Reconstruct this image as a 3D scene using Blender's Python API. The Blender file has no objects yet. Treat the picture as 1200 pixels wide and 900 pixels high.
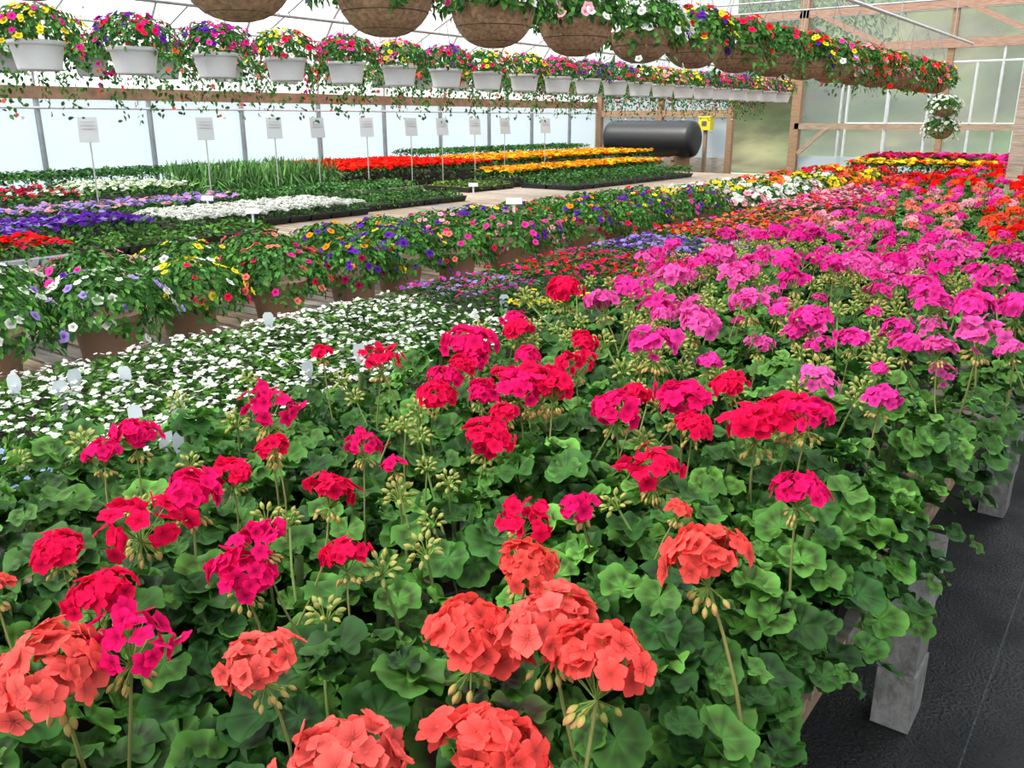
import bpy, math, re, numpy as np
rng=np.random.RandomState(7)
PI=math.pi
# ------------------------------------------------------------------ materials
def newmat(name):
    m=bpy.data.materials.new(name); m.use_nodes=True
    nt=m.node_tree; nt.nodes.clear()
    out=nt.nodes.new('ShaderNodeOutputMaterial'); return m,nt,out
def attr(nt):
    a=nt.nodes.new('ShaderNodeAttribute'); a.attribute_name='Col'; return a.outputs['Color']
def plantmat(name,rough,tr,spec=0.5):
    m,nt,out=newmat(name); c=attr(nt)
    p=nt.nodes.new('ShaderNodeBsdfPrincipled'); p.inputs['Roughness'].default_value=rough
    p.inputs['Specular IOR Level'].default_value=spec
    t=nt.nodes.new('ShaderNodeBsdfTranslucent'); mx=nt.nodes.new('ShaderNodeMixShader'); mx.inputs[0].default_value=tr
    nt.links.new(c,p.inputs['Base Color']); nt.links.new(c,t.inputs['Color'])
    nt.links.new(p.outputs[0],mx.inputs[1]); nt.links.new(t.outputs[0],mx.inputs[2]); nt.links.new(mx.outputs[0],out.inputs[0])
    return m
def noisemat(name,rough,scale,lo,hi,stretch=(1,1,1),bump=0.0,metal=0.0,detail=6,rlo=None):
    m,nt,out=newmat(name); c=attr(nt)
    tc=nt.nodes.new('ShaderNodeTexCoord'); mp=nt.nodes.new('ShaderNodeMapping'); mp.inputs['Scale'].default_value=stretch
    n=nt.nodes.new('ShaderNodeTexNoise'); n.inputs['Scale'].default_value=scale; n.inputs['Detail'].default_value=detail
    r=nt.nodes.new('ShaderNodeMapRange'); r.inputs['To Min'].default_value=lo; r.inputs['To Max'].default_value=hi
    r.inputs['From Min'].default_value=0.3; r.inputs['From Max'].default_value=0.7
    mul=nt.nodes.new('ShaderNodeVectorMath'); mul.operation='SCALE'
    p=nt.nodes.new('ShaderNodeBsdfPrincipled'); p.inputs['Roughness'].default_value=rough; p.inputs['Metallic'].default_value=metal
    L=nt.links.new
    L(tc.outputs['Object'],mp.inputs[0]); L(mp.outputs[0],n.inputs['Vector']); L(n.outputs['Fac'],r.inputs['Value'])
    L(c,mul.inputs[0]); L(r.outputs[0],mul.inputs['Scale']); L(mul.outputs[0],p.inputs['Base Color']); L(p.outputs[0],out.inputs[0])
    if bump>0:
        b=nt.nodes.new('ShaderNodeBump'); b.inputs['Strength'].default_value=bump; b.inputs['Distance'].default_value=0.02
        L(n.outputs['Fac'],b.inputs['Height']); L(b.outputs[0],p.inputs['Normal'])
    if rlo is not None:
        n2=nt.nodes.new('ShaderNodeTexNoise'); n2.inputs['Scale'].default_value=3.0; n2.inputs['Detail'].default_value=5
        r2=nt.nodes.new('ShaderNodeMapRange'); r2.inputs['From Min'].default_value=0.35; r2.inputs['From Max'].default_value=0.65
        r2.inputs['To Min'].default_value=rlo; r2.inputs['To Max'].default_value=rough+0.15
        L(tc.outputs['Object'],n2.inputs['Vector']);L(n2.outputs['Fac'],r2.inputs['Value']);L(r2.outputs[0],p.inputs['Roughness'])
    return m
def polymat(name,transp,col=(0.9,0.94,0.97)):
    m,nt,out=newmat(name); L=nt.links.new
    tp=nt.nodes.new('ShaderNodeBsdfTransparent'); tl=nt.nodes.new('ShaderNodeBsdfTranslucent'); df=nt.nodes.new('ShaderNodeBsdfDiffuse')
    tl.inputs[0].default_value=(*col,1); df.inputs[0].default_value=(*col,1)
    a=nt.nodes.new('ShaderNodeMixShader'); a.inputs[0].default_value=0.3; b=nt.nodes.new('ShaderNodeMixShader'); b.inputs[0].default_value=1-transp
    L(tl.outputs[0],a.inputs[1]); L(df.outputs[0],a.inputs[2]); L(tp.outputs[0],b.inputs[1]); L(a.outputs[0],b.inputs[2]); L(b.outputs[0],out.inputs[0])
    return m
MATS=[('leaf',plantmat('leaf_green',0.55,0.20,0.24)),('petal',plantmat('petal',0.8,0.33,0.04)),
 ('wood',noisemat('weathered_wood',0.75,6,0.6,1.25,(1,12,12),0.2)),('woody',noisemat('weathered_wood_lengthwise',0.75,6,0.6,1.25,(12,1,1),0.2)),
 ('plastic',noisemat('plastic',0.4,4,0.92,1.06)),('metal',noisemat('galvanised_metal',0.45,8,0.85,1.1,metal=0.5)),
 ('coir',noisemat('coir_liner',0.95,45,0.6,1.35,(1,1,1),0.7)),('soil',noisemat('potting_soil',0.95,80,0.4,1.6,(1,1,1),0.8)),
 ('concrete',noisemat('concrete',0.95,38,0.6,1.2,(1,1,.6),0.8,detail=10)),('poly',polymat('polyethylene_film',0.45)),
 ('clear',polymat('clear_panel',0.82,(0.6,0.66,0.66))),('paper',noisemat('card',0.7,5,0.97,1.02)),
 ('ground',noisemat('hill_ground',0.95,0.5,0.45,1.6,detail=12)),('fabric',noisemat('landscape_fabric',0.62,90,0.4,1.8,(1,1,1),0.6,rlo=0.38)),
 ('panel',polymat('frosted_panel',0.10,(0.68,0.74,0.77)))]
MID={k:i for i,(k,_) in enumerate(MATS)}
# ------------------------------------------------------------------ geometry kit
class T:
    def __init__(s,v,f,c,mask,mi):
        s.v=np.asarray(v,float); s.f=np.asarray(f,int); n=len(s.v); m=len(s.f)
        s.c=np.broadcast_to(np.asarray(c,float),(n,3)).copy() if np.ndim(c)<2 else np.asarray(c,float)
        s.mask=np.full(n,float(mask)) if np.ndim(mask)==0 else mask
        s.mi=np.full(m,MID[mi]) if isinstance(mi,str) else mi
def merge(ts):
    off=0;V=[];F=[]
    for t in ts: V.append(t.v);F.append(t.f+off);off+=len(t.v)
    return T(np.vstack(V),np.vstack(F),np.vstack([t.c for t in ts]),np.concatenate([t.mask for t in ts]),np.concatenate([t.mi for t in ts]))
def xf(t,R=None,s=1.0,p=(0,0,0)):
    v=t.v*s
    if R is not None: v=v@np.asarray(R).T
    return T(v+np.asarray(p),t.f,t.c,t.mask,t.mi)
def gridf(nu,nv):
    i,j=np.meshgrid(np.arange(nu-1),np.arange(nv-1),indexing='ij'); a=(i*nv+j).ravel()
    return np.stack([a,a+nv,a+nv+1,a+1],1)
def frames(n,d):
    n=n/np.linalg.norm(n,axis=1,keepdims=True); x=d-(d*n).sum(1,keepdims=True)*n
    x=x/(np.linalg.norm(x,axis=1,keepdims=True)+1e-9); y=np.cross(n,x); return np.stack([x,y,n],2)
def rz(a): return np.array([[math.cos(a),-math.sin(a),0],[math.sin(a),math.cos(a),0],[0,0,1]])
def ry(a): return np.array([[math.cos(a),0,math.sin(a)],[0,1,0],[-math.sin(a),0,math.cos(a)]])
class B:
    def __init__(s): s.V=[];s.F=[];s.C=[];s.M=[];s.S=[];s.n=0
    def raw(s,v,f,c,mi,smooth):
        v=np.asarray(v,float); f=np.asarray(f,int); s.V.append(v);s.F.append(f+s.n);s.n+=len(v)
        c=np.asarray(c,float); s.C.append(np.broadcast_to(c,(len(v),3)))
        s.M.append(np.full(len(f),MID[mi]) if isinstance(mi,str) else mi); s.S.append(np.full(len(f),smooth))
    def inst(s,t,pos,R,sc,tint):
        pos=np.asarray(pos,float);k=len(pos)
        if k==0: return
        sc=np.broadcast_to(np.asarray(sc,float),(k,)); tint=np.broadcast_to(np.asarray(tint,float),(k,3))
        V=np.einsum('kij,nj->kni',R,t.v)*sc[:,None,None]+pos[:,None,:]
        C=t.c[None]*(t.mask[None,:,None]*tint[:,None,:]+(1-t.mask)[None,:,None])
        n=len(t.v); F=t.f[None]+(np.arange(k)*n)[:,None,None]
        s.V.append(V.reshape(-1,3));s.F.append(F.reshape(-1,4)+s.n);s.n+=k*n;s.C.append(C.reshape(-1,3))
        s.M.append(np.tile(t.mi,k));s.S.append(np.ones(k*len(t.f),bool))
    def box(s,c,size,mat,col=(1,1,1),R=None,taper=1.0):
        h=np.array(size)/2.0
        v=np.array([[x,y,z] for z in(-1,1) for y in(-1,1) for x in(-1,1)],float)
        v[:4,:2]*=taper; v=v*h
        if R is not None: v=v@np.asarray(R).T
        s.raw(v+np.array(c),[[0,2,3,1],[4,5,7,6],[0,1,5,4],[2,6,7,3],[0,4,6,2],[1,3,7,5]],col,mat,False)
    def lathe(s,prof,c,mat,n=20,col=(1,1,1),R=None):
        p=np.array(prof,float);a=np.linspace(0,2*PI,n+1)
        v=np.stack([np.outer(p[:,0],np.cos(a)),np.outer(p[:,0],np.sin(a)),np.repeat(p[:,1:2],n+1,1)],2).reshape(-1,3)
        if R is not None: v=v@np.asarray(R).T
        s.raw(v+np.array(c),gridf(len(p),n+1)[:,::-1],col,mat,True)
    def tube(s,pts,r,mat,n=6,col=(1,1,1)):
        P=np.array(pts,float);t=np.gradient(P,axis=0);t/=np.linalg.norm(t,axis=1,keepdims=True)
        up=np.array([0,0,1.0]) if abs(t[0,2])<0.9 else np.array([1.0,0,0])
        a=np.cross(t,up);a/=np.linalg.norm(a,axis=1,keepdims=True);b=np.cross(t,a)
        an=np.linspace(0,2*PI,n+1);rr=np.broadcast_to(np.asarray(r,float),(len(P),))
        v=P[:,None]+rr[:,None,None]*(np.cos(an)[None,:,None]*a[:,None]+np.sin(an)[None,:,None]*b[:,None])
        s.raw(v.reshape(-1,3),gridf(len(P),n+1),col,mat,True)
    def mesh(s,name):
        V=np.vstack(s.V).astype(np.float32);F=np.vstack(s.F).astype(np.int32);C=np.vstack(s.C);M=np.concatenate(s.M);S=np.concatenate(s.S)
        me=bpy.data.meshes.new(name);me.vertices.add(len(V));me.vertices.foreach_set('co',V.ravel())
        me.loops.add(F.size);me.loops.foreach_set('vertex_index',F.ravel())
        me.polygons.add(len(F));me.polygons.foreach_set('loop_start',np.arange(0,F.size,4,dtype=np.int32))
        u,inv=np.unique(M,return_inverse=True)
        for i in u: me.materials.append(MATS[i][1])
        me.polygons.foreach_set('material_index',inv.astype(np.int32).ravel()); me.polygons.foreach_set('use_smooth',S.astype(bool))
        ca=me.color_attributes.new('Col','FLOAT_COLOR','POINT')
        ca.data.foreach_set('color',np.hstack([C,np.ones((len(C),1))]).astype(np.float32).ravel())
        me.update(calc_edges=True); return me
    def build(s,name,loc=(0,0,0)):
        return place(s.mesh(name),name,loc)
def place(me,name,loc=(0,0,0),rot=0,sc=1.0):
    o=bpy.data.objects.new(name,me);o.location=loc;o.rotation_euler=(0,0,rot);o.scale=(sc,sc,sc)
    bpy.context.scene.collection.objects.link(o);return o
# ------------------------------------------------------------------ plant templates
def petal(us,nv,W,curl=0.15,cup=0.1,rip=0.0,c0=0.7,c1=1.05):
    us=np.array(us);vs=np.linspace(-1,1,nv)
    w=np.where(us>0.6,np.sqrt(np.clip(1-((us-0.6)/0.4)**2,0.0,1)),0.18+0.82*np.sin(PI/2*us/0.6))*W/2
    w[-1]=max(w[-1],W*0.16)
    U,Vv=np.meshgrid(us,vs,indexing='ij');Wd=w[:,None]*Vv
    x=U-0.06*Vv**2*(U>0.8); z=-curl*U**2+cup*Vv**2*0.5+rip*np.sin(Vv*7)*U
    c=(c0+(c1-c0)*U)[...,None]*np.ones(3)
    return T(np.stack([x,Wd,z],2).reshape(-1,3),gridf(len(us),nv),c.reshape(-1,3),1,'petal')
def flower(n,pet,tilt=0.2,eye=None):
    ts=[xf(pet,rz(2*PI*i/n)@ry(-tilt)) for i in range(n)]
    if eye is not None:
        a=np.linspace(0,2*PI,7)
        v=np.vstack([np.zeros((7,3))+[0,0,0.1],np.stack([0.16*np.cos(a),0.16*np.sin(a),np.full(7,0.03)],1)])
        ts.append(T(v,gridf(2,7)[:,::-1],eye,0,'petal'))
    return merge(ts)
def ovate(us,nv,W,fold=0.12,droop=0.25):
    us=np.array(us);vs=np.linspace(-1,1,nv);w=W/2*np.sin(PI*us**0.8)**0.8;w=np.nan_to_num(w);w[0]=0.03;w[-1]=0.02
    U,Vv=np.meshgrid(us,vs,indexing='ij')
    z=fold*np.abs(Vv)-droop*U**2
    c=(0.9+0.2*np.abs(Vv))[...,None]*np.ones(3)
    return T(np.stack([U,w[:,None]*Vv,z],2).reshape(-1,3),gridf(len(us),nv),c.reshape(-1,3),1,'leaf')
def gleaf(na,rs,seed=0,dark=False):
    r0=np.random.RandomState(seed);th=np.linspace(-2.98,2.98,na);rs=np.array(rs)
    R=(0.90+0.13*np.cos(th))*(0.88+0.14*np.abs(np.cos(3.5*th))**0.6+0.045*np.abs(np.cos(10.5*th+0.6)))*(1-0.22*np.exp(-((np.abs(th)-2.98)/0.25)**2))
    Rr,Th=np.meshgrid(rs,th,indexing='ij');rad=Rr*R[None]**(Rr)
    x=rad*np.cos(Th);y=rad*np.sin(Th);ph=r0.rand()*6
    vein=np.abs(np.cos(3.5*Th))
    z=0.36*Rr**2-0.16*Rr**4+0.13*Rr*(1-vein)+0.10*Rr**2*np.sin(2*Th+ph)+0.13*Rr**3*np.sin(5*Th+ph*2)
    zone=[0.70,0.45,0.80,0.55][seed%4]
    e=np.exp(-((Rr-0.58)/0.15)**2)
    g=1-zone*e+0.40*vein**10*(1-Rr*0.5)+0.22*(Rr>0.95)
    c=np.stack([g+0.06*vein+0.16*e,g,g*0.95],2)
    if dark: e=np.exp(-((Rr-0.5)/0.28)**2)[...,None];c=c*(1-e)+np.array([0.9,0.12,0.7])*e
    t=T(np.stack([x,y,z],2).reshape(-1,3),gridf(len(rs),na),c.reshape(-1,3),1,'leaf')
    return t
def ellip(L,r,nu=5,nv=7,col=(0.2,0.4,0.1),tip=None):
    u=np.linspace(0,1,nu);rr=r*np.sin(PI*u)**0.7;a=np.linspace(0,2*PI,nv)
    v=np.stack([np.outer(rr,np.cos(a)),np.outer(rr,np.sin(a)),np.repeat(u[:,None]*L,nv,1)],2).reshape(-1,3)
    c=np.array(col)[None]*np.ones((nu*nv,1))
    if tip is not None: c=c*(1-np.repeat(u,nv)[:,None])+np.array(tip)*np.repeat(u,nv)[:,None]
    return T(v,gridf(nu,nv)[:,::-1],c,0,'leaf')
def seg(p0,p1,r0,r1,col,n=4,bend=None,k=2):
    b=B();p0=np.array(p0,float);p1=np.array(p1,float);u=np.linspace(0,1,k)[:,None];P=p0*(1-u)+p1*u
    if bend is not None: P=P+np.array(bend)*np.sin(PI*u)
    b.tube(P,np.linspace(r0,r1,k),'leaf',n=n,col=col)
    return T(b.V[0],b.F[0],np.array(b.C[0]),0,'leaf')
def dirR(d,spin=0.0):
    d=np.array(d,float)[None];h=np.array([[math.cos(spin),math.sin(spin),0.3]]);return frames(d,h)[0]
US6=[0,0.25,0.5,0.72,0.9,1.0]
gp_hi=[petal(US6,6,0.86,0.05,0.16,0.025,0.50,1.10),petal(US6,6,0.82,0.22,0.05,0.04,0.50,1.10)]
def umbel(nf,pet,R,fr,seed,nb=9,stem=0.26,sides=5,loose=0.0):
    r0=np.random.RandomState(seed);ts=[];base=np.array([0,0,-R*0.75])
    green=(0.22,0.36,0.07);p1,p2=r0.rand(2)*6
    for i in range(nf):
        z=1-(i+0.5)/nf*1.08;s=math.sqrt(max(0,1-z*z));a=i*2.39996+r0.rand()*0.5
        d=np.array([s*math.cos(a),s*math.sin(a),z])+r0.randn(3)*(0.10+loose*.2);d/=np.linalg.norm(d)
        lob=1+0.14*math.sin(2*a+p1)*s+0.10*math.sin(3*a+p2)*s
        p=d*R*(0.68+(0.38+loose*.3)*r0.rand())*lob*np.array([1.06,1.06,0.72])
        nrm=d*np.array([1,1,1.1])+np.array([0,0,0.2])+r0.randn(3)*(0.33+loose*.2)
        fl=flower(5,pet[i%len(pet)],0.05+0.45*r0.rand())
        fl.c=fl.c*(0.80+0.30*r0.rand())
        ts.append(xf(fl,dirR(nrm,r0.rand()*6),fr*(0.78+0.32*r0.rand()),p))
        if i%2==0: ts.append(seg(base,p-nrm*0.004,0.0011,0.0009,green,3))
    for i in range(nb):
        a=r0.rand()*6.28;d=np.array([math.cos(a),math.sin(a),-0.35-0.9*r0.rand()]);d/=np.linalg.norm(d)
        p=base+d*np.array([1,1,0.8])*R*(0.35+0.35*r0.rand())
        ts.append(seg(base,p,0.0012,0.001,green,3))
        ts.append(xf(ellip(0.016,0.0042,5,6,(0.36,0.48,0.10),(0.58,0.25,0.12)),dirR(d+[0,0,-0.4]),1,p))
    ts.append(seg(base,base+np.array([0.01,0,-stem]),0.0022,0.0032,(0.24,0.25,0.08),sides,(0.012*r0.randn(),0.012*r0.randn(),0),5))
    return merge(ts)
HI=[umbel(38,gp_hi,0.049,0.0195,s,12) for s in range(5)]+[umbel(26,gp_hi,0.047,0.0195,s+9,20,loose=1) for s in range(4)]
HIC=[umbel(40,gp_hi,0.049,0.0195,s+80,12) for s in range(5)]
SM=[umbel(13,gp_hi,0.028,0.0185,s+20,14) for s in range(3)]
pl=petal([0,0.45,0.8,1],3,0.85,0.12,0.1,0,0.5,1.12)
MD=[umbel(22,[pl],0.045,0.020,s+40,12,0.22,3,loose=.5*(s%2)) for s in range(6)]
pll=petal([0,0.6,1],2,0.9,0.15,0,0,0.6,1.08)
LO=[umbel(18,[pll],0.046,0.024,s+60,0,0.15,3) for s in range(3)]
def budhead(seed):
    r0=np.random.RandomState(seed);ts=[]
    for i in range(16):
        a=i*2.4;z=0.9-i/16*1.5;s=math.sqrt(max(0,1-z*z));d=np.array([s*math.cos(a),s*math.sin(a),z]);p=d*0.013
        ts.append(seg((0,0,-0.012),p,0.001,0.001,(0.26,0.40,0.08),3))
        ts.append(xf(ellip(0.014,0.0038,5,6,(0.30,0.44,0.10),(0.42,0.36,0.11)),dirR(d),1,p))
    ts.append(seg((0,0,-0.012),(0.01,0,-0.22),0.002,0.003,(0.20,0.30,0.08),5,(0.01,0.01,0),4))
    return merge(ts)
BUD=[budhead(s) for s in range(3)]
GL_HI=[gleaf(50,[0,0.3,0.55,0.8,1.0],s) for s in range(4)]
GL_DK=[gleaf(50,[0,0.3,0.55,0.8,1.0],s+2,True) for s in range(2)]
GL_MD=[gleaf(22,[0,0.55,0.8,1.0],s) for s in range(2)]
GL_LO=[gleaf(9,[0,1.0],0)]
OV=ovate([0,0.3,0.65,1],3,0.6); OVN=ovate([0,0.5,1],3,0.42)
GRASS=ovate([0,0.5,1],2,0.12,0,0.15)
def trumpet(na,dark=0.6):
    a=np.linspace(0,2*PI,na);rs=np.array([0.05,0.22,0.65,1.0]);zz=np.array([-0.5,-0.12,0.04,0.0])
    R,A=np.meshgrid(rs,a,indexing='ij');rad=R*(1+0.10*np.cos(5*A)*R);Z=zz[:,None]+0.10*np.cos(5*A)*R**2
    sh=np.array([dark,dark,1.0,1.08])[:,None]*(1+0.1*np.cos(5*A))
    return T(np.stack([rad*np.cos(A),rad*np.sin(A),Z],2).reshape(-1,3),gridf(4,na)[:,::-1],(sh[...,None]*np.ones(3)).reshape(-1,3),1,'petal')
PET=trumpet(16);PETLO=trumpet(11)
F5=flower(5,petal([0,0.5,0.85,1],3,0.85,0.1,0.1,0,0.85,1.0),0.15,(0.7,0.6,0.05))
F5L=flower(5,pll,0.15)
# ------------------------------------------------------------------ colours
GREENS=np.array([[0.015,0.072,0.011],[0.092,0.265,0.038]])
def greens(k,base=GREENS,r=rng,tone=(1,1,1)):
    i=r.rand(k,1)**1.6;g=base[0]*(1-i)+base[-1]*i
    return g*(0.75+0.55*r.rand(k,1))*np.array(tone)
CRIM=(0.93,0.008,0.085);CRIM2=(0.93,0.010,0.16);CORAL=(1.0,0.10,0.085);ORANGE=(1.0,0.09,0.02);PINK=(0.93,0.045,0.38);PINK2=(0.95,0.11,0.46);MAG=(0.83,0.018,0.30)
RED=(0.86,0.008,0.008);WHITE=(0.85,0.86,0.80);YEL=(0.90,0.68,0.03);PURP=(0.12,0.02,0.38);LAV=(0.40,0.27,0.75);ORG=(0.95,0.28,0.01);LPINK=(0.93,0.38,0.47);MAR=(0.24,0.01,0.05);BLUE=(0.3,0.42,0.85);SALM=(0.95,0.22,0.17)
def pick(cols,k,r=rng,var=0.15):
    c=np.array(cols)[r.randint(0,len(cols),k)]
    return np.clip(c*(1-var+2*var*r.rand(k,1)),0,1)
def ghead(b,lst,x,y,z,s,col,r=rng,lean=0.2):
    k=len(x)
    if k==0: return
    idx=r.randint(0,len(lst),k);a=r.rand(k)*6.28
    n=np.stack([r.randn(k)*lean,r.randn(k)*lean,np.ones(k)],1);R=frames(n,np.stack([np.cos(a),np.sin(a),np.zeros(k)],1))
    P=np.stack([x,y,z],1)
    for i in range(len(lst)):
        m=idx==i; b.inst(lst[i],P[m],R[m],s[m],np.asarray(col)[m])
def gleaves(b,cx,cy,n,tmpl,size,ztop,rad,r=rng,drop=0.12,tone=(1,1,1)):
    m=len(cx);k=m*n;X=np.repeat(cx,n);Y=np.repeat(cy,n);Z0=np.repeat(np.broadcast_to(ztop,(m,))+r.randn(m)*0.025,n)
    q=np.sqrt(r.rand(k));rho=rad*q;ph=r.rand(k)*6.283
    dep=r.exponential(0.038,k);z=Z0-drop*q**2-dep
    P=np.stack([X+rho*np.cos(ph),Y+rho*np.sin(ph),z],1)
    tl=0.9*q*(0.4+0.9*r.rand(k))
    N=np.stack([np.cos(ph)*tl+r.randn(k)*0.28,np.sin(ph)*tl+r.randn(k)*0.28,np.ones(k)],1)
    p2=ph+r.randn(k)*0.7
    R=frames(N,np.stack([np.cos(p2),np.sin(p2),-0.3*np.ones(k)],1))
    s=size*(0.5+0.65*r.rand(k));tint=greens(k,r=r,tone=tone)*np.repeat(0.75+0.5*r.rand(m),n)[:,None]
    idx=r.randint(0,len(tmpl),k)
    for i in range(len(tmpl)):
        mm=idx==i;b.inst(tmpl[i],P[mm],R[mm],s[mm],tint[mm])
def jgrid(x0,x1,y0,y1,sp,jit=0.3,r=rng):
    xs=np.arange(x0+sp/2,x1,sp);ys=np.arange(y0+sp/2,y1,sp);X,Y=np.meshgrid(xs,ys);X=X.ravel();Y=Y.ravel()
    return X+r.uniform(-jit,jit,len(X))*sp,Y+r.uniform(-jit,jit,len(X))*sp
def trays(b,x0,x1,y0,y1,z,col=(0.012,0.012,0.014),lx=0.54,ly=0.28,h=0.06):
    nx=max(1,int(round((x1-x0)/lx)));ny=max(1,int(round((y1-y0)/ly)));dx=(x1-x0)/nx;dy=(y1-y0)/ny
    for i in range(nx):
        for j in range(ny):
            cx=x0+(i+.5)*dx;cy=y0+(j+.5)*dy
            b.box((cx,cy,z+h/2),(dx*0.97,dy*0.97,h),'plastic',col,taper=0.9)
            b.box((cx,cy,z+h+0.003),(dx*0.92,dy*0.9,0.006),'soil',(0.035,0.025,0.018))
            for sgn in(-1,1):
                b.box((cx,cy+sgn*dy*0.475,z+h+0.004),(dx*0.98,0.012,0.012),'plastic',col)
                b.box((cx+sgn*dx*0.482,cy,z+h+0.004),(0.012,dy*0.96,0.012),'plastic',col)
def sbed(name,x0,x1,y0,y1,zb,h,leafT,ls,ld,flT,fs,fd,cols,sp=0.14,lump=0.04,tone=(1,1,1),tray=(0.012,0.012,0.014),r=rng,up=0.6,fup=0.35,fl_lift=0.0,upright=False,ins=0.03):
    b=B()
    trays(b,x0,x1,y0,y1,zb,tray)
    x0+=ins;x1-=ins;y0+=ins;y1-=ins;A=(x1-x0)*(y1-y0)
    def hz(x,y): return zb+h-lump+lump*np.abs(np.sin(PI*(x-x0)/sp)*np.sin(PI*(y-y0)/sp))**0.5
    patch=lambda x,y:0.85+0.3*np.sin(x*9.1+2*np.sin(y*5.3))*np.sin(y*7.7+x*3)
    k=int(A*ld);x=r.uniform(x0,x1,k);y=r.uniform(y0,y1,k)
    if upright: zz=zb+0.05+(h-0.08)*r.rand(k)
    else:
        zz=hz(x,y)-r.exponential(0.025,k); zz=np.maximum(zz,zb+0.07)
    N=np.stack([r.randn(k)*up,r.randn(k)*up,np.ones(k)],1);a=r.rand(k)*6.28
    D=np.stack([np.cos(a),np.sin(a),np.zeros(k)],1)
    if upright: D=np.stack([np.cos(a)*0.35,np.sin(a)*0.35,np.ones(k)],1);N=np.stack([-np.cos(a),-np.sin(a),0.3*np.ones(k)],1)
    b.inst(leafT,np.stack([x,y,zz],1),frames(N,D),ls*(0.6+0.7*r.rand(k)),greens(k,tone=tone,r=r)*patch(x,y)[:,None])
    # skirts: leaves along the four sides
    per=2*((x1-x0)+(y1-y0));k=int(per*ld*0.06);t=r.rand(k)*per;w=x1-x0;l=y1-y0
    X=np.where(t<w,x0+t,np.where(t<w+l,x1,np.where(t<2*w+l,x1-(t-w-l),x0)));Y=np.where(t<w,y0,np.where(t<w+l,y0+t-w,np.where(t<2*w+l,y1,y1-(t-2*w-l))))
    nx=np.where(t<w,0,np.where(t<w+l,1,np.where(t<2*w+l,0,-1)));ny=np.where(t<w,-1,np.where(t<w+l,0,np.where(t<2*w+l,1,0)))
    Z=zb+0.06+(h-lump*0.5-0.06)*r.rand(k)
    N=np.stack([nx+r.randn(k)*0.4,ny+r.randn(k)*0.4,0.6+0.3*r.rand(k)],1)
    b.inst(leafT,np.stack([X,Y,Z],1),frames(N,np.stack([nx*0.5+r.randn(k)*.5,ny*.5+r.randn(k)*.5,-0.6+0*Z],1)),ls*(0.6+0.6*r.rand(k)),greens(k,tone=tone,r=r))
    if flT is not None and fd>0:
        k=int(A*fd*1.25);x=r.uniform(x0,x1,k);y=r.uniform(y0,y1,k);kp=r.rand(k)<patch(x+1.3,y+.7);x=x[kp];y=y[kp];k=len(x);zz=hz(x,y)+0.006+fl_lift+r.rand(k)*0.02
        N=np.stack([r.randn(k)*fup,r.randn(k)*fup,np.ones(k)],1);a=r.rand(k)*6.28
        b.inst(flT,np.stack([x,y,zz],1),frames(N,np.stack([np.cos(a),np.sin(a),0*a],1)),fs*(0.75+0.5*r.rand(k)),pick(cols,k,r))
    return b.build(name)
def mound(b,c,rx,rz_,nleaf,ls,leafT,nfl,fs,flT,cols,r,thmax=1.9,hang=0.0,tone=(1,1,1),inner=0.55):
    for (k,s,tm,fl) in((nleaf,ls,leafT,False),(nfl,fs,flT,True)):
        ct=r.uniform(math.cos(thmax),1,k);th=np.arccos(ct);ph=r.rand(k)*6.283
        rad=(0.97+0.12*r.rand(k)) if fl else inner+(1.02-inner)*r.rand(k)**0.5
        lob=1+0.12*np.sin(3*ph+r.rand()*6)+0.08*np.sin(5*ph)
        st=np.where(th>1.57,1.0,np.sin(th));d=np.stack([st*np.cos(ph),st*np.sin(ph),ct],1)
        P=np.stack([rx*d[:,0]*rad*lob,rx*d[:,1]*rad*lob,rz_*np.maximum(ct,-0.2)*rad],1)
        hg=np.where(th>1.25,r.rand(k)**1.5*hang*(0.65+0.5*np.sin(4*ph)),0);P[:,2]-=hg
        N=d*np.array([1,1,0.7])+np.array([0,0,0.45])+r.randn(k,3)*(0.2 if fl else 0.45)
        P+=np.array(c)
        D=np.stack([np.cos(ph),np.sin(ph),-0.5+0*ph],1)+r.randn(k,3)*0.6
        b.inst(tm,P,frames(N,D),s*(0.7+0.5*r.rand(k)),pick(cols,k,r) if fl else greens(k,r=r,tone=np.array(tone)*1.2))
# ================================================================== SHELL
XL=-12.6;XR=1.5;YB=20.5;YF=-3.0;ZE=2.06;SP=1.66;XC=(XL+XR)/2;HW=(XR-XL)/2
b=B();b.box(((XL+XR)/2,(YF+YB)/2+1,-0.03),(XR-XL+1.5,YB-YF+4,0.06),'fabric',(0.008,0.008,0.009));
for x in(-0.18,0.72): b.box((x,6,0.001),(0.005,26,0.002),'fabric',(0.045,0.06,0.07))
b.build('floor')
ys=np.arange(YF,YB+0.01,0.5);th=np.linspace(PI,0,33)
def roofpt(t,dz=0): return (XC+HW*math.cos(t),ZE+3.4*math.sin(t)+dz)
P=[];
for y in ys:
    for t in th: x,z=roofpt(t);P.append((x,y,z+0.03))
b=B();b.raw(P,gridf(len(ys),len(th)),(1,1,1),'poly',True);b.build('ceiling')
b=B();poles=[0.468*12.6+SP*k for k in range(-5,10)]
for y in poles:
    b.tube([(roofpt(t)[0],y,roofpt(t)[1]) for t in th],0.024,'metal',6,(0.5,0.52,0.53))
    b.tube([(XL,y,0),(XL,y,ZE)],0.04,'metal',8,(0.30,0.33,0.35));b.tube([(XR,y,0),(XR,y,ZE)],0.04,'metal',8,(0.30,0.33,0.35))
    b.tube([(XC-HW*0.82,y,3.9),(XC+HW*0.82,y,3.9)],0.018,'metal',6,(0.5,0.52,0.53))
    for s in(-1,1): b.tube([(XC+s*HW*0.98,y,2.7),(XC+s*HW*0.6,y,3.9)],0.014,'metal',6,(0.5,0.52,0.53))
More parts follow.
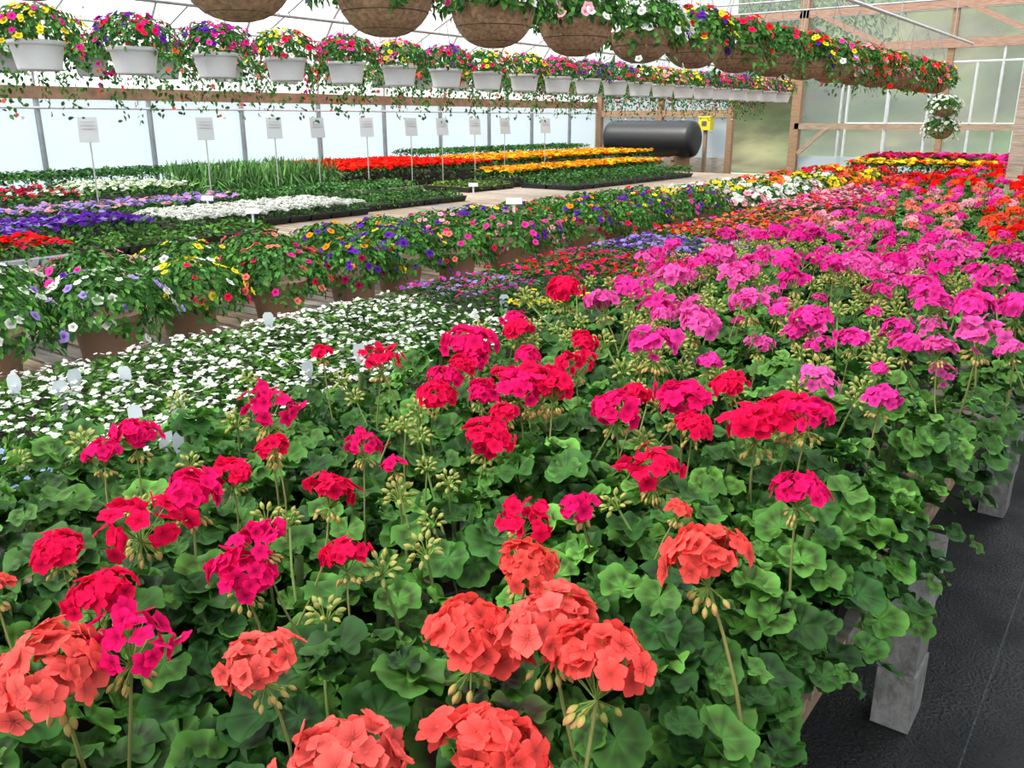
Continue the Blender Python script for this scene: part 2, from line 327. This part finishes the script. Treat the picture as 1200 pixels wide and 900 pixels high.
for t in(2.85,2.55,2.2,1.57,0.95,0.5): 
    x,z=roofpt(t);b.tube([(x,YF,z-0.03),(x,YB,z-0.03)],0.02,'metal',6,(0.5,0.52,0.53))
b.build('greenhouse_frame')
WOODC=(0.30,0.18,0.10);LW=(0.34,0.24,0.16);GB=(0.38,0.23,0.16)
def sidewall(x,name,s):
    b=B();b.box((x-0.05*s,(YF+YB)/2,1.35),(0.01,YB-YF,1.35),'panel');b.box((x-0.04*s,(YF+YB)/2,0.35),(0.03,YB-YF,0.7),'woody',(0.5,0.5,0.48))
    b.box((x+0.03*s,(YF+YB)/2,ZE),(0.05,YB-YF,0.17),'woody',(0.26,0.15,0.09));b.box((x+0.02*s,(YF+YB)/2,0.72),(0.05,YB-YF,0.14),'woody',WOODC)
    b.tube([(x+0.06*s,YF,1.86),(x+0.06*s,YB,1.86)],0.02,'metal',6,(0.7,0.7,0.7))
    b.build(name)
sidewall(XL,'wall_left',1);sidewall(XR,'wall_right',-1)
# end walls
def endroof(x): return ZE+3.4*math.sqrt(max(0,1-((x-XC)/HW)**2))
b=B()
def panel(x0,x1,z0,z1,mat,y=YB+0.06,col=(1,1,1)): b.box(((x0+x1)/2,y,(z0+z1)/2),(x1-x0,0.01,z1-z0),mat,col)
panel(XL,-8.8,0.8,1.75,'panel');panel(XL,-8.8,1.75,2.45,'panel')
panel(-7.2,XR,0.9,3.2,'clear');panel(-7.2,XR,0,0.9,'panel')
for x0 in np.arange(XL,XR-0.1,0.47):
    x1=min(x0+0.47,XR);zt=endroof((x0+x1)/2)
    base=3.2 if x0>-7.3 else 2.5
    if zt>base: panel(x0,x1,base,zt,'clear' if x0>-9 else 'poly')
b.box(((XL-8.8)/2,YB,0.4),(abs(XL+8.8),0.06,0.8),'wood',(0.4,0.36,0.3))
for x in(-12.5,-10.7,-8.8): b.box((x,YB,1.25),(0.14,0.14,2.5),'wood',WOODC)
for x,w in((-7.2,0.2),(-4.1,0.12),(-0.8,0.14),(1.3,0.14)): b.box((x,YB,min(endroof(x),4.4)/2),(w,w,min(endroof(x),4.4)),'wood',WOODC if w>.1 else LW)
for x in(-6.2,-5.2,-3.1,-2.1): b.tube([(x,YB-.05,0.9),(x,YB-.05,3.2)],0.03,'metal',6,(0.6,0.62,0.62))
b.box((-10.7,YB-.03,1.85),(3.8,0.06,0.16),'wood',(0.36,0.22,0.13));b.box((-10.0,YB-.03,2.5),(5.6,0.08,0.2),'wood',(0.36,0.22,0.13))
b.box((-2.9,YB-.06,1.56),(8.6,0.08,0.13),'wood',LW);b.box((-2.9,YB-.06,3.2),(8.8,0.08,0.18),'wood',GB);b.box((-4.5,YB-.06,3.95),(12,0.08,0.16),'wood',GB)
b.box((-6.75,YB-.08,1.25),(0.9,0.05,0.09),'wood',LW,R=ry(-0.75))
for x in(-6.2,-3.2,-0.2): b.box((x,YB-.1,3.6),(1.6,0.05,0.1),'wood',GB,R=ry(0.45))
b.build('wall_back')
b=B()
for x0 in np.arange(XL,XR-0.1,0.47):
    x1=min(x0+0.47,XR);zt=endroof((x0+x1)/2);panel(x0,x1,0,zt,'poly',y=YF)
b.build('wall_front')
# interior timber post with cross brace
b=B();b.box((-1.32,10.5,1.9),(0.15,0.15,3.8),'wood',(0.34,0.27,0.21));b.box((-1.32,10.42,2.5),(0.16,0.03,0.2),'wood',LW);b.build('timber_post')
# hanging rails
for (x,z,y0,y1) in((-2.9,2.85,-1,16),(-5.5,2.72,0,18),(-7.4,2.7,1,19)):
    b=B();b.tube([(x,y0,z),(x,y1,z)],0.02,'metal',8,(0.5,0.52,0.53))
    for y in np.arange(y0+0.5,y1,3.0): b.tube([(x,y,z),(x,y,endroof(x)-0.05)],0.006,'metal',5,(0.4,0.4,0.4))
    b.build('hanging_rail')
# ================================================================== OUTSIDE
ys=np.linspace(22,95,110);xs=np.linspace(-70,45,140);P=[];C=[]
for y in ys:
    for x in xs:
        h=0 if y<33 else 15*(1-math.exp(-((y-33)/22)**1.3))+1.2*math.sin(x*.3+y*.2)*min(1,(y-33)/10)
        P.append((x,y,h-0.1));q=0.5+0.5*math.sin(x*.7+2*math.sin(y*.4))*math.sin(y*.5+x*.2)
        C.append((0.25,0.235,0.22) if y<30 else tuple(np.array((0.045,0.085,0.025))*q+np.array((0.10,0.095,0.05))*(1-q)))
b=B();b.raw(P,gridf(len(ys),len(xs))[:,::-1],C,'ground',True);b.build('hillside')
def shrub(name,x,y,z,r,seed,col):
    r0=np.random.RandomState(seed);b=B();b.tube([(0,0,-0.4),(0.1,0,r*0.8)],[0.12,0.07],'wood',6,(0.2,0.15,0.1))
    mound(b,(0,0,r*0.75),r,r*0.9,2200,r*0.07,OV,1,0.01,F5L,[WHITE],r0,thmax=2.6,hang=r*0.4,tone=col,inner=0.3)
    return b.build(name,(x,y,z))
sm=shrub('deciduous_tree',-16,40,3,3.0,1,(1.2,0.8,1.0)).data
for i in range(44):
    place(sm,'deciduous_tree',(rng.uniform(-45,10),rng.uniform(34,62),0),rng.rand()*6,rng.uniform(0.5,1.3)).location.z=rng.uniform(0.5,7)
b=B()
for i in range(8):
    b.tube([(-8+i*1.1,27,0),(-8+i*1.1,27,3.2)],0.04,'metal',6,(0.5,0.5,0.5))
b.tube([(-8,27,3.2),(-0.3,27,3.2)],0.04,'metal',6,(0.5,0.5,0.5));b.tube([(-8,27,1.6),(-0.3,27,1.6)],0.03,'metal',6,(0.5,0.5,0.5));b.build('pipe_fence')
# ================================================================== BENCHES
def bench(name,x0,x1,y0,y1,z,legs,xin=None):
    b=B();w=0.092;y=y0
    while y<y1:
        t=rng.uniform(0.75,1.15);c=np.array((0.46,0.34,0.23))*t
        if rng.rand()<0.35: c=np.array((0.36,0.32,0.28))*t
        b.box(((x0+x1)/2,y+w/2,z-0.012),(x1-x0,w,0.024),'wood',c,R=rz(rng.uniform(-0.002,0.002)));y+=w+0.022
    for x in np.linspace(x0+0.05,x1-0.05,4): b.box((x,(y0+y1)/2,z-0.075),(0.05,y1-y0,0.10),'woody',(0.36,0.24,0.14))
    for y in legs:
        for x in(x0+0.15,(x0+x1)/2,x1-0.02):
            hh=(z-0.125)/3
            for q in range(3): b.box((x+0.004*math.sin(q*3+y),y,hh*(q+.5)),(0.105,0.16,hh-0.004),'concrete',np.array((0.34,0.33,0.31))*(0.9+0.1*math.sin(q*2.2+y)))
        b.box(((x0+x1)/2,y,z-0.135),(x1-x0-.1,0.09,0.04),'wood',(0.36,0.24,0.14))
    return b.build(name)
ZT=0.70
bench('slatted_bench',-4.5,-0.36,-1.0,17.5,ZT,[2.41+1.75*k for k in range(-1,9)])
bench('slatted_bench',-9.0,-6.2,1.2,16.2,ZT,[2+2.0*k for k in range(0,8)])
bench('slatted_bench',-12.3,-9.5,1.0,18.4,ZT,[2+2.0*k for k in range(0,9)])
# ================================================================== HERO GERANIUMS
# table of blooms standing in the bench, world coordinates: x (m), y (m), z (m), head size
CO=[(-.876,.332,1.13,1.05),(-.683,.461,1.145,.7),(-.561,.677,1.11,1.06),(-.484,.708,1.142,.98),(-.402,.695,1.134,1.02),(-.612,.848,1.112,.78),(-.402,.953,1.149,1.0),(-.519,1.117,1.122,.4),(-.427,.528,1.121,1.0),(-.494,.409,1.149,.92),(-1.138,.38,1.113,.5)]
CR=[(-1.123,.581,1.13,1.0),(-.828,.4,1.145,.85),(-1.014,.459,1.11,.8),(-1.118,.46,1.142,.66),(-1.152,.686,1.134,.92),(-.911,.603,1.112,.86),(-.91,.63,1.15,.66)]
# further blooms packed as: -x in cm, y in cm, size letter (a=0.40, +0.05 per letter)
MORE="118 78f96 81h84 72f107 98f67 92h66 105d119 88b123 90d150 79j139 67f144 106o147 142k138 165r145 195j158 239r126 141h96 120k104 140m107 152r109 171i115 126h122 195h82 144l74 157o64 126l64 142g57 155p57 170m48 159j40 131j99 97a98 145j116 143g163 137c128 150f133 160f118 163f150 200g86 160f69 170g52 162f100 130d112 146f"
MOREP="141 236n99 192q128 249r141 287r103 227r106 273r80 184e129 317r127 364r76 244n58 196k41 185h47 205a64 244j47 231i41 239j35 267r42 291r56 307r32 310r44 345r84 405r64 327o94 361r82 221f65 217e146 261o157 361r25 240e"
def dec(s): return [(-int(a)/100,int(c)/100,1.13+0.02*math.sin(i*2.3),0.4+0.05*(ord(d)-97)) for i,(a,c,d) in enumerate(re.findall(r'(\d+) (\d+)([a-z])',s))]
CR+=dec(MORE);PK=dec(MOREP)
b=B();hx,hy=jgrid(-1.86,-0.46,-0.6,2.3,0.215,0.18)
gleaves(b,hx,hy,50,GL_HI,0.042,1.03,0.165)
gleaves(b,np.array([-.55,-.62]),np.array([.68,.58]),13,GL_DK,0.045,1.045,0.07,tone=(1,.7,.7))
ex=np.full(16,-0.375);ey=np.linspace(-0.5,2.4,16);gleaves(b,ex,ey,30,GL_HI,0.042,0.94,0.13,drop=0.15)
for x,y in zip(hx,hy):
    b.lathe([(0.0,0),(0.05,0),(0.075,0.13),(0.08,0.13),(0.08,0.145),(0.07,0.145),(0.068,0.13),(0,0.13)],(x,y,ZT),'plastic',10,(0.012,0.012,0.012))
    b.tube([(x,y,ZT+.1),(x+.02,y,1.0)],0.008,'leaf',5,(0.1,0.15,0.05))
A=np.array(CO);col=pick([CORAL,(1.0,0.14,0.12)],len(A),var=0.05);big=A[:,3]>0.6
ghead(b,HIC,A[big,0],A[big,1],A[big,2],A[big,3]*1.02,col[big]);ghead(b,SM,A[~big,0],A[~big,1],A[~big,2],A[~big,3]*1.5,col[~big])
A=np.array(CR);col=pick([CRIM,CRIM2],len(A),var=0.05);big=A[:,3]>0.6
ghead(b,HI,A[big,0],A[big,1],A[big,2],A[big,3]*.95,col[big]);ghead(b,SM,A[~big,0],A[~big,1],A[~big,2],A[~big,3]*1.5,col[~big])
k=44;x=rng.uniform(-1.8,-0.5,k);y=rng.uniform(0.62,2.3,k);ghead(b,BUD,x,y,rng.uniform(1.04,1.12,k),rng.uniform(0.9,1.3,k),np.ones((k,3)),lean=0.3)
b.build('red_geranium_bed')
b=B();hx,hy=jgrid(-1.86,-0.46,2.33,8.5,0.22,0.2)
gleaves(b,hx,hy,44,GL_MD,0.043,1.01,0.17)
ex=np.full(28,-0.375);ey=np.linspace(2.4,8.5,28);gleaves(b,ex,ey,28,GL_MD,0.043,0.93,0.13,drop=0.15)
for x,y in zip(hx,hy): b.lathe([(0.05,0),(0.078,0.145),(0.07,0.145),(0,0.13)],(x,y,ZT),'plastic',8,(0.012,0.012,0.012))
A=np.array(PK);ghead(b,HI,A[:,0],A[:,1],A[:,2],A[:,3]*.95,pick([PINK,PINK2],len(A),var=.06))
x,y=jgrid(-1.45,-0.45,2.35,3.0,0.21,0.5);ghead(b,MD,x,y,1.10+rng.randn(len(x))*.03,rng.uniform(.45,.85,len(x)),pick([PINK,PINK2],len(x)))
x,y=jgrid(-1.8,-0.40,3.0,5.0,0.165,0.5);ghead(b,MD,x,y,1.13+rng.randn(len(x))*.03,rng.uniform(.5,1.0,len(x)),pick([PINK,PINK2,MAG],len(x)))
x,y=jgrid(-1.8,-0.40,5.0,8.5,0.19,0.5);c=pick([PINK,PINK2,MAG,SALM,LPINK],len(x));c[x>-0.9]=pick([ORANGE,RED,CORAL],int((x>-0.9).sum()))
ghead(b,MD,x,y,1.12+rng.randn(len(x))*.03,rng.uniform(.55,1.0,len(x)),c)
k=130;x=rng.uniform(-1.8,-0.45,k);y=rng.uniform(1.9,4.6,k);ghead(b,BUD,x,y,rng.uniform(1.03,1.11,k),rng.uniform(1.0,1.6,k),np.ones((k,3)),lean=0.3)
b.build('pink_geranium_bed')
b=B();hx,hy=jgrid(-2.25,-0.45,8.55,14.3,0.24,0.2);gleaves(b,hx,hy,20,GL_LO,0.055,1.0,0.18)
x,y=jgrid(-2.25,-0.42,8.55,14.3,0.21,0.5);ghead(b,LO,x,y,1.1+rng.randn(len(x))*.03,rng.uniform(.6,1.0,len(x)),pick([RED,ORANGE,RED,MAG,PINK],len(x)));b.build('scarlet_geranium_bed')
# ================================================================== BENCH 1 BEDS
sbed('white_bacopa_bed',-3.1,-1.95,0.92,3.0,ZT,0.17,OV,0.026,4800,F5,0.0105,960,[WHITE],0.16,0.035,tone=(1.9,1.5,1.4))
sbed('blue_lobelia_bed',-3.1,-1.95,-0.4,0.9,ZT,0.17,OVN,0.022,4200,F5L,0.008,2600,[BLUE,(0.4,0.5,0.85)],0.16,0.04)
sbed('yellow_pansy_bed',-2.5,-1.95,3.02,3.5,ZT,0.2,OV,0.03,2500,F5,0.02,300,[YEL],0.2,0.04)
sbed('purple_verbena_bed',-3.1,-2.52,3.02,3.7,ZT,0.19,OVN,0.03,2600,F5L,0.012,600,[LAV,(0.35,0.08,0.4),MAG],0.2,0.04)
sbed('red_dianthus_bed',-3.1,-1.95,3.72,4.8,ZT,0.2,OVN,0.035,2200,F5L,0.014,450,[RED,CRIM,MAG],0.2,0.04,tone=(1.2,1.2,1.2))
sbed('lavender_verbena_bed',-3.1,-1.95,4.82,5.7,ZT,0.2,OVN,0.035,1600,F5L,0.016,600,[LAV,LAV,PURP],0.2,0.04,tone=(1.2,1.2,1.2))
sbed('salmon_impatiens_bed',-3.1,-1.95,5.72,7.9,ZT,0.22,OV,0.04,1300,F5L,0.018,350,[SALM,PINK,RED,ORG],0.2,0.05,tone=(1.8,1.1,1.2))
sbed('pink_impatiens_bed',-3.18,-2.38,7.92,11,ZT,0.24,OV,0.045,900,F5L,0.024,420,[LPINK,PINK,RED,LPINK],0.25,0.06)
sbed('red_begonia_bed',-3.18,-2.42,11.1,14.4,ZT,0.25,OV,0.05,700,F5L,0.03,300,[RED,MAR,CORAL],0.25,0.06)
sbed('yellow_marigold_bed',-4.4,-0.5,14.85,15.8,ZT,0.36,OV,0.06,600,F5L,0.05,200,[YEL,YEL,YEL,RED],0.25,0.06)
sbed('maroon_petunia_bed',-4.4,-0.5,15.9,17.3,ZT,0.42,OV,0.06,600,F5L,0.05,200,[MAR,MAG,RED],0.25,0.06)
# ================================================================== POTS
def pot(b,r,h,col,z=0.0,n=20):
    b.lathe([(0,0),(r*0.74,0),(r*0.78,0.01),(r*0.93,h*0.82),(r*0.94,h*0.83),(r,h*0.84),(r*1.02,h),(r*0.97,h),(r*0.9,h*0.9),(0,h*0.9)],(0,0,z),'plastic',n,col)
def petpot(seed,cols,lt=(1,1,1),nf=58):
    r=np.random.RandomState(seed);b=B();pot(b,0.145,0.20,(0.30,0.185,0.12),n=26)
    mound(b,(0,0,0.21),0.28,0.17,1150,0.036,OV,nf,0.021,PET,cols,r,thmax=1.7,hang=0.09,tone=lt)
    return b.mesh('petunia_pot')
PPM=[petpot(1,[WHITE,WHITE,LAV]),petpot(2,[PURP,YEL,MAG]),petpot(3,[YEL,WHITE,YEL,CRIM],nf=44),petpot(4,[PURP,PURP,MAR,ORG]),petpot(5,[CRIM,SALM,MAG],nf=40),petpot(6,[PINK,LPINK,PURP]),petpot(7,[RED,PURP,CRIM]),petpot(8,[YEL,PURP,PURP,PURP],nf=70)]
row1=[(1.35,0),(1.83,0),(2.28,2),(2.78,4),(3.26,3),(3.72,7),(4.2,4),(4.7,5),(5.2,5),(5.7,3),(6.2,4),(6.7,7),(7.2,5),(7.7,3)]
for i,(y,m) in enumerate(row1): place(PPM[m],'petunia_pot',(-3.62+0.05*math.sin(i*2.1),y,ZT),i*1.3,1.0+0.06*math.sin(i*3))
for i in range(13): place(PPM[[0,5,2,4,3,3,5,7,6,4,3,5,6][i]],'petunia_pot',(-4.17,1.6+0.5*i,ZT),i*2.1,1.0)
def begpot(seed,cols):
    r=np.random.RandomState(seed);b=B();pot(b,0.11,0.16,(0.30,0.185,0.12))
    mound(b,(0,0,0.17),0.18,0.15,150,0.06,OV,36,0.042,flower(5,pll,0.5),cols,r,thmax=1.6)
    return b.mesh('begonia_pot')
BPM=[begpot(11,[WHITE]),begpot(12,[YEL]),begpot(13,[ORG,CORAL]),begpot(14,[WHITE,LPINK]),begpot(15,[RED,CRIM]),begpot(16,[YEL,ORG])]
for j in range(3):
    for i in range(14):
        y=8.2+0.44*i+0.1*j;pr=[[0,0,3,0,1,5],[1,2,1,3,2,0],[4,2,5,4,1,4]][min(2,i//5)];place(BPM[pr[rng.randint(6)]],'begonia_pot',(-3.45-0.42*j,y,ZT),rng.rand()*6,1.0)
# ================================================================== BENCH 2/3 BEDS
wt=(0.55,0.6,0.66)
def fb(name,x0,x1,y0,y1,h,cols,fs=0.03,fd=350,ls=0.05,ld=900,leaf=OV,tone=(1,1,1),tray=(0.012,0.012,0.014),**k): sbed(name,x0,x1,y0,y1,ZT,h,leaf,ls,ld,F5L if cols else None,fs,fd if cols else 0,cols or [WHITE],0.27,0.05,tone=np.array(tone)*1.2,tray=tray,**k)
fb('red_petunia_flats',-6.95,-6.3,1.4,3.1,0.17,[RED,CRIM],tray=wt)
fb('purple_petunia_flats',-7.9,-7.0,1.4,4.2,0.19,[PURP,PURP,PURP,LAV],fd=420)
fb('red_salvia_flats',-8.9,-7.95,1.4,3.0,0.2,[RED,MAR],fd=400)
fb('lavender_flats',-8.9,-8.15,3.05,6.0,0.2,[LAV,LPINK,LAV],fd=260)
fb('seedling_flats',-6.95,-6.3,3.2,4.9,0.13,None,tone=(1.3,1.1,1))
fb('white_alyssum_flats',-8.1,-7.0,4.5,6.7,0.15,[WHITE],fs=0.018,fd=2300,ld=1300,ls=0.03)
fb('green_plug_flats',-8.1,-7.2,6.75,8.6,0.14,None,tone=(1.0,.9,1))
fb('herb_flats',-8.95,-8.15,6.1,8.8,0.22,None,tone=(1.3,1.2,1.6))
fb('green_seedling_flats',-8.9,-8.0,9.6,10.7,0.12,None,tone=(2.0,1.1,1))
fb('orange_marigold_flats',-8.95,-8.1,10.8,15.8,0.26,[ORG,YEL,ORG],fs=0.04,fd=420)
fb('leafy_flats',-8.0,-7.0,10.8,14.8,0.2,None,tone=(1,1,1.2))
fb('maroon_petunia_flats',-11.0,-9.58,2.0,5.0,0.24,[MAR,CRIM,WHITE],fd=240)
fb('white_snapdragon_flats',-11.0,-9.58,5.05,6.3,0.26,[WHITE,(0.7,0.8,0.5)],fd=220)
fb('tall_grass_flats',-10.95,-9.65,6.5,8.8,0.34,None,leaf=GRASS,ls=0.17,ld=1500,tone=(1.8,1.35,2.2),upright=True,ins=0.1)
fb('dark_foliage_flats',-12.2,-11.1,2.0,8.9,0.36,None,tone=(0.75,0.85,0.9))
fb('red_celosia_flats',-12.0,-9.58,9.1,12.2,0.32,[RED,(0.85,0.03,0.01)],fs=0.05,fd=380)
fb('gold_marigold_flats',-11.2,-9.58,12.3,18.2,0.34,[ORG,ORG,YEL],fs=0.05,fd=380)
fb('green_foliage_flats',-12.25,-11.3,12.3,18.2,0.46,None,tone=(0.8,0.9,0.8))
# ================================================================== HANGING BASKETS
def wires(b,r,z0,z1,n=3,c=(0.25,0.25,0.25)):
    for i in range(n):
        a=i*2*PI/n+0.3;b.tube([(r*math.cos(a),r*math.sin(a),z0),(0,0,z1)],0.0025,'metal',4,c)
    b.tube([(0,0,z1),(0.0,0,z1+0.05),(0.02,0,z1+0.07),(0.03,0,z1+0.05)],0.003,'metal',5,c)
def whitepot(seed,cols,H=0.66,trail=0.06,potc=(0.80,0.81,0.82)):
    r=np.random.RandomState(seed);b=B();pot(b,0.155,0.165,potc,n=24);wires(b,0.14,0.16,H)
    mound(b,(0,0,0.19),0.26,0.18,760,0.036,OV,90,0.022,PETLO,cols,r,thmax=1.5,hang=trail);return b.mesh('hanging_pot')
WP=[whitepot(31,[YEL,YEL,MAG]),whitepot(32,[MAG,PINK,CRIM]),whitepot(33,[PURP,MAG,PINK]),whitepot(34,[YEL,CRIM,WHITE]),whitepot(35,[LPINK,MAG,YEL]),whitepot(36,[CRIM,MAG,PURP])]
ordr=[0,0,5,2,3,1,4,5,3,0,1,2,5,3,4,0,2,1,5,3,2,4]
for i in range(22): place(WP[ordr[i]],'hanging_pot',(-5.5,2.62-0.6+0.61*i,1.98),i*1.7)
def trailpot(seed,cols):
    r=np.random.RandomState(seed);b=B();pot(b,0.14,0.16,(0.7,0.72,0.73),n=16);wires(b,0.13,0.15,0.55)
    mound(b,(0,0,0.17),0.26,0.16,340,0.045,OV,34,0.024,PETLO,cols,r,thmax=1.6,hang=0.05)
    mound(b,(0,0,0.12),0.27,0.1,700,0.044,OV,56,0.02,PETLO,cols,r,thmax=1.9,hang=0.42,inner=0.8);return b.mesh('trailing_basket')
TP=[trailpot(41,[SALM,ORANGE]),trailpot(42,[WHITE,SALM]),trailpot(43,[CORAL,MAG])]
for i in range(24): place(TP[i%3],'trailing_basket',(-7.4,2.6+0.68*i,2.05),i*2.2)
def coirbasket(seed,cols,trail=0.1,nfl=70):
    r=np.random.RandomState(seed);b=B();R=0.215
    pr=[(R*math.sin(a)**0.85,-0.2*math.cos(a)*1.0+0.2) for a in np.linspace(0,PI/2,9)]
    b.lathe(pr+[(R*0.95,0.2),(0,0.17)],(0,0,0),'coir',28,(0.31,0.185,0.105))
    a=np.linspace(0,2*PI,25)
    for z,rr in((0.03,0.123),(0.1,0.191),(0.2,0.219)): b.tube(np.stack([rr*np.cos(a),rr*np.sin(a),np.full(25,z)],1),0.0018,'metal',5,(0.08,0.07,0.04))
    wires(b,R,0.2,0.75,4)
    mound(b,(0,0,0.2),0.29,0.22,1000,0.045,OV,nfl,0.028,PETLO,cols,r,thmax=1.6,hang=trail);return b.mesh('coir_hanging_basket')
CB=[coirbasket(51,[MAG,PURP],nfl=30),coirbasket(52,[PURP,PURP,MAG]),coirbasket(53,[MAG,CRIM]),coirbasket(54,[WHITE,LPINK],.05,40),coirbasket(55,[WHITE,WHITE],0.2,110),coirbasket(56,[RED,PURP,YEL],.12,110),coirbasket(57,[RED,CRIM],.2,26),coirbasket(58,[YEL,WHITE,PINK],.2,50),coirbasket(59,[LPINK,CORAL,RED],0.25,110)]
co=[0,0,1,3,3,4,5,6,6,5,7,8,8,7,6,8,5]
for i in range(17): place(CB[co[i]],'coir_hanging_basket',(-2.9,1.38+0.77*i,2.05),i*1.9)
for z in(1.72,1.42): place(CB[4],'coir_hanging_basket',(-2.9,14.55,z),z*3,0.8)
# ================================================================== SIGNS, TAGS, TANK
b=B();b.tube([(0,0,0),(0,0,0.9)],0.008,'metal',6,(0.5,0.5,0.5));b.box((0.012,0,0.9),(0.008,0.19,0.26),'paper',(0.45,0.47,0.47),R=ry(-0.2))
for i in range(6): b.box((0.018,0,0.98-0.035*i),(0.002,0.14,0.006),'paper',(0.34,0.34,0.35),R=ry(-0.2))
sg=b.mesh('plant_sign')
for y in(4.8,6.2,7.2,7.9,8.8,9.7,10.4,11.2,12.0,13.2): place(sg,'plant_sign',(-9.2,y,ZT),-0.5-0.1*math.sin(y*3))
b=B();w=0.022;v=[(0,-w*.5,-0.1),(0,w*.5,-0.1),(0,-w*.7,0),(0,w*.7,0),(0,-w,0.02),(0,w,0.02),(0,-w,0.045),(0,w,0.045),(0,-w*.6,0.058),(0,w*.6,0.058)]
for d in(0,0.001): b.raw(np.array(v)+[d,0,0],[[0,1,3,2],[2,3,5,4],[4,5,7,6],[6,7,9,8]],(0.58,0.64,0.68),'paper',False)
tg=b.mesh('plant_tag')
for i,(x,y) in enumerate([(-1.97,1.16),(-2.28,1.21),(-2.22,1.31),(-2.07,1.17),(-2.69,1.41),(-2.79,1.29),(-2.88,1.14),(-2.99,2.23),(-2.25,1.82),(-2.42,3.15),(-2.28,2.09),(-2.7,1.2)]): place(tg,'plant_tag',(x,y,0.855),-0.6+0.5*math.sin(i*4.1))
# white label cards standing in the flats
b=B();b.box((0,0,0.06),(0.003,0.12,0.05),'paper',(0.75,0.77,0.78),R=ry(-.5));b.box((0,0,-0.02),(0.003,0.02,0.14),'paper',(0.75,0.77,0.78));lc=b.mesh('label_card')
for (x,y) in((-6.6,4.85),(-3.9,5.2),(-8.1,5.4),(-7.1,8.6)): place(lc,'label_card',(x,y,ZT+.36 if x>-5 else ZT+.15),-.8)
b=B();Rx=ry(PI/2);L=2.4
b.lathe([(0,-L/2),(0.3,-L/2),(0.4,-L/2+.06),(0.42,-L/2+.12)]+[(0.42+0.012*(i%2),-L/2+.15+i*(L-.3)/20) for i in range(21)]+[(0.42,L/2-.12),(0.4,L/2-.06),(0.3,L/2),(0,L/2)],(0,0,0.9),'plastic',28,(0.015,0.016,0.018),R=Rx)
for x in(-0.8,0.8):
    b.box((x,0,0.22),(0.12,0.8,0.44),'wood',WOODC);b.box((x,0,0.47),(0.1,0.9,0.08),'wood',WOODC)
b.build('water_tank',(-10.35,19.4,0.36))
b=B();b.box((-10.35,19.4,0.18),(2.4,1.0,0.36),'wood',(0.3,0.2,0.12));b.build('tank_platform')
b=B();b.box((0,0,0.16),(0.3,0.22,0.3),'plastic',(0.75,0.6,0.03));b.box((0,0,0.32),(0.33,0.25,0.03),'plastic',(0.85,0.7,0.05));b.box((0,-0.12,0.17),(0.12,0.01,0.1),'plastic',(0.1,0.1,0.1));b.box((0,0,-0.7),(0.08,0.08,1.5),'wood',LW);b.build('yellow_control_box',(-9.3,20.2,1.45))
# ================================================================== LIGHT, CAMERA
w=bpy.data.worlds.new('World');bpy.context.scene.world=w;w.use_nodes=True;nt=w.node_tree;bg=nt.nodes['Background']
bg.inputs[0].default_value=(0.94,0.965,1.0,1);bg.inputs[1].default_value=1.95
sd=bpy.data.lights.new('sun','SUN');sd.energy=8;sd.angle=0.35;sd.color=(1,0.96,0.88);so=bpy.data.objects.new('sun',sd);so.rotation_euler=(math.radians(35),math.radians(-20),0);bpy.context.scene.collection.objects.link(so)
cd=bpy.data.cameras.new('camera');cd.lens=30;cd.sensor_width=36;cd.clip_start=0.02;cd.clip_end=300
co_=bpy.data.objects.new('camera',cd);co_.location=(0,0,1.7);co_.rotation_euler=(math.radians(72.8),0,math.radians(37));bpy.context.scene.collection.objects.link(co_);bpy.context.scene.camera=co_
bpy.context.scene.view_settings.view_transform='Standard'
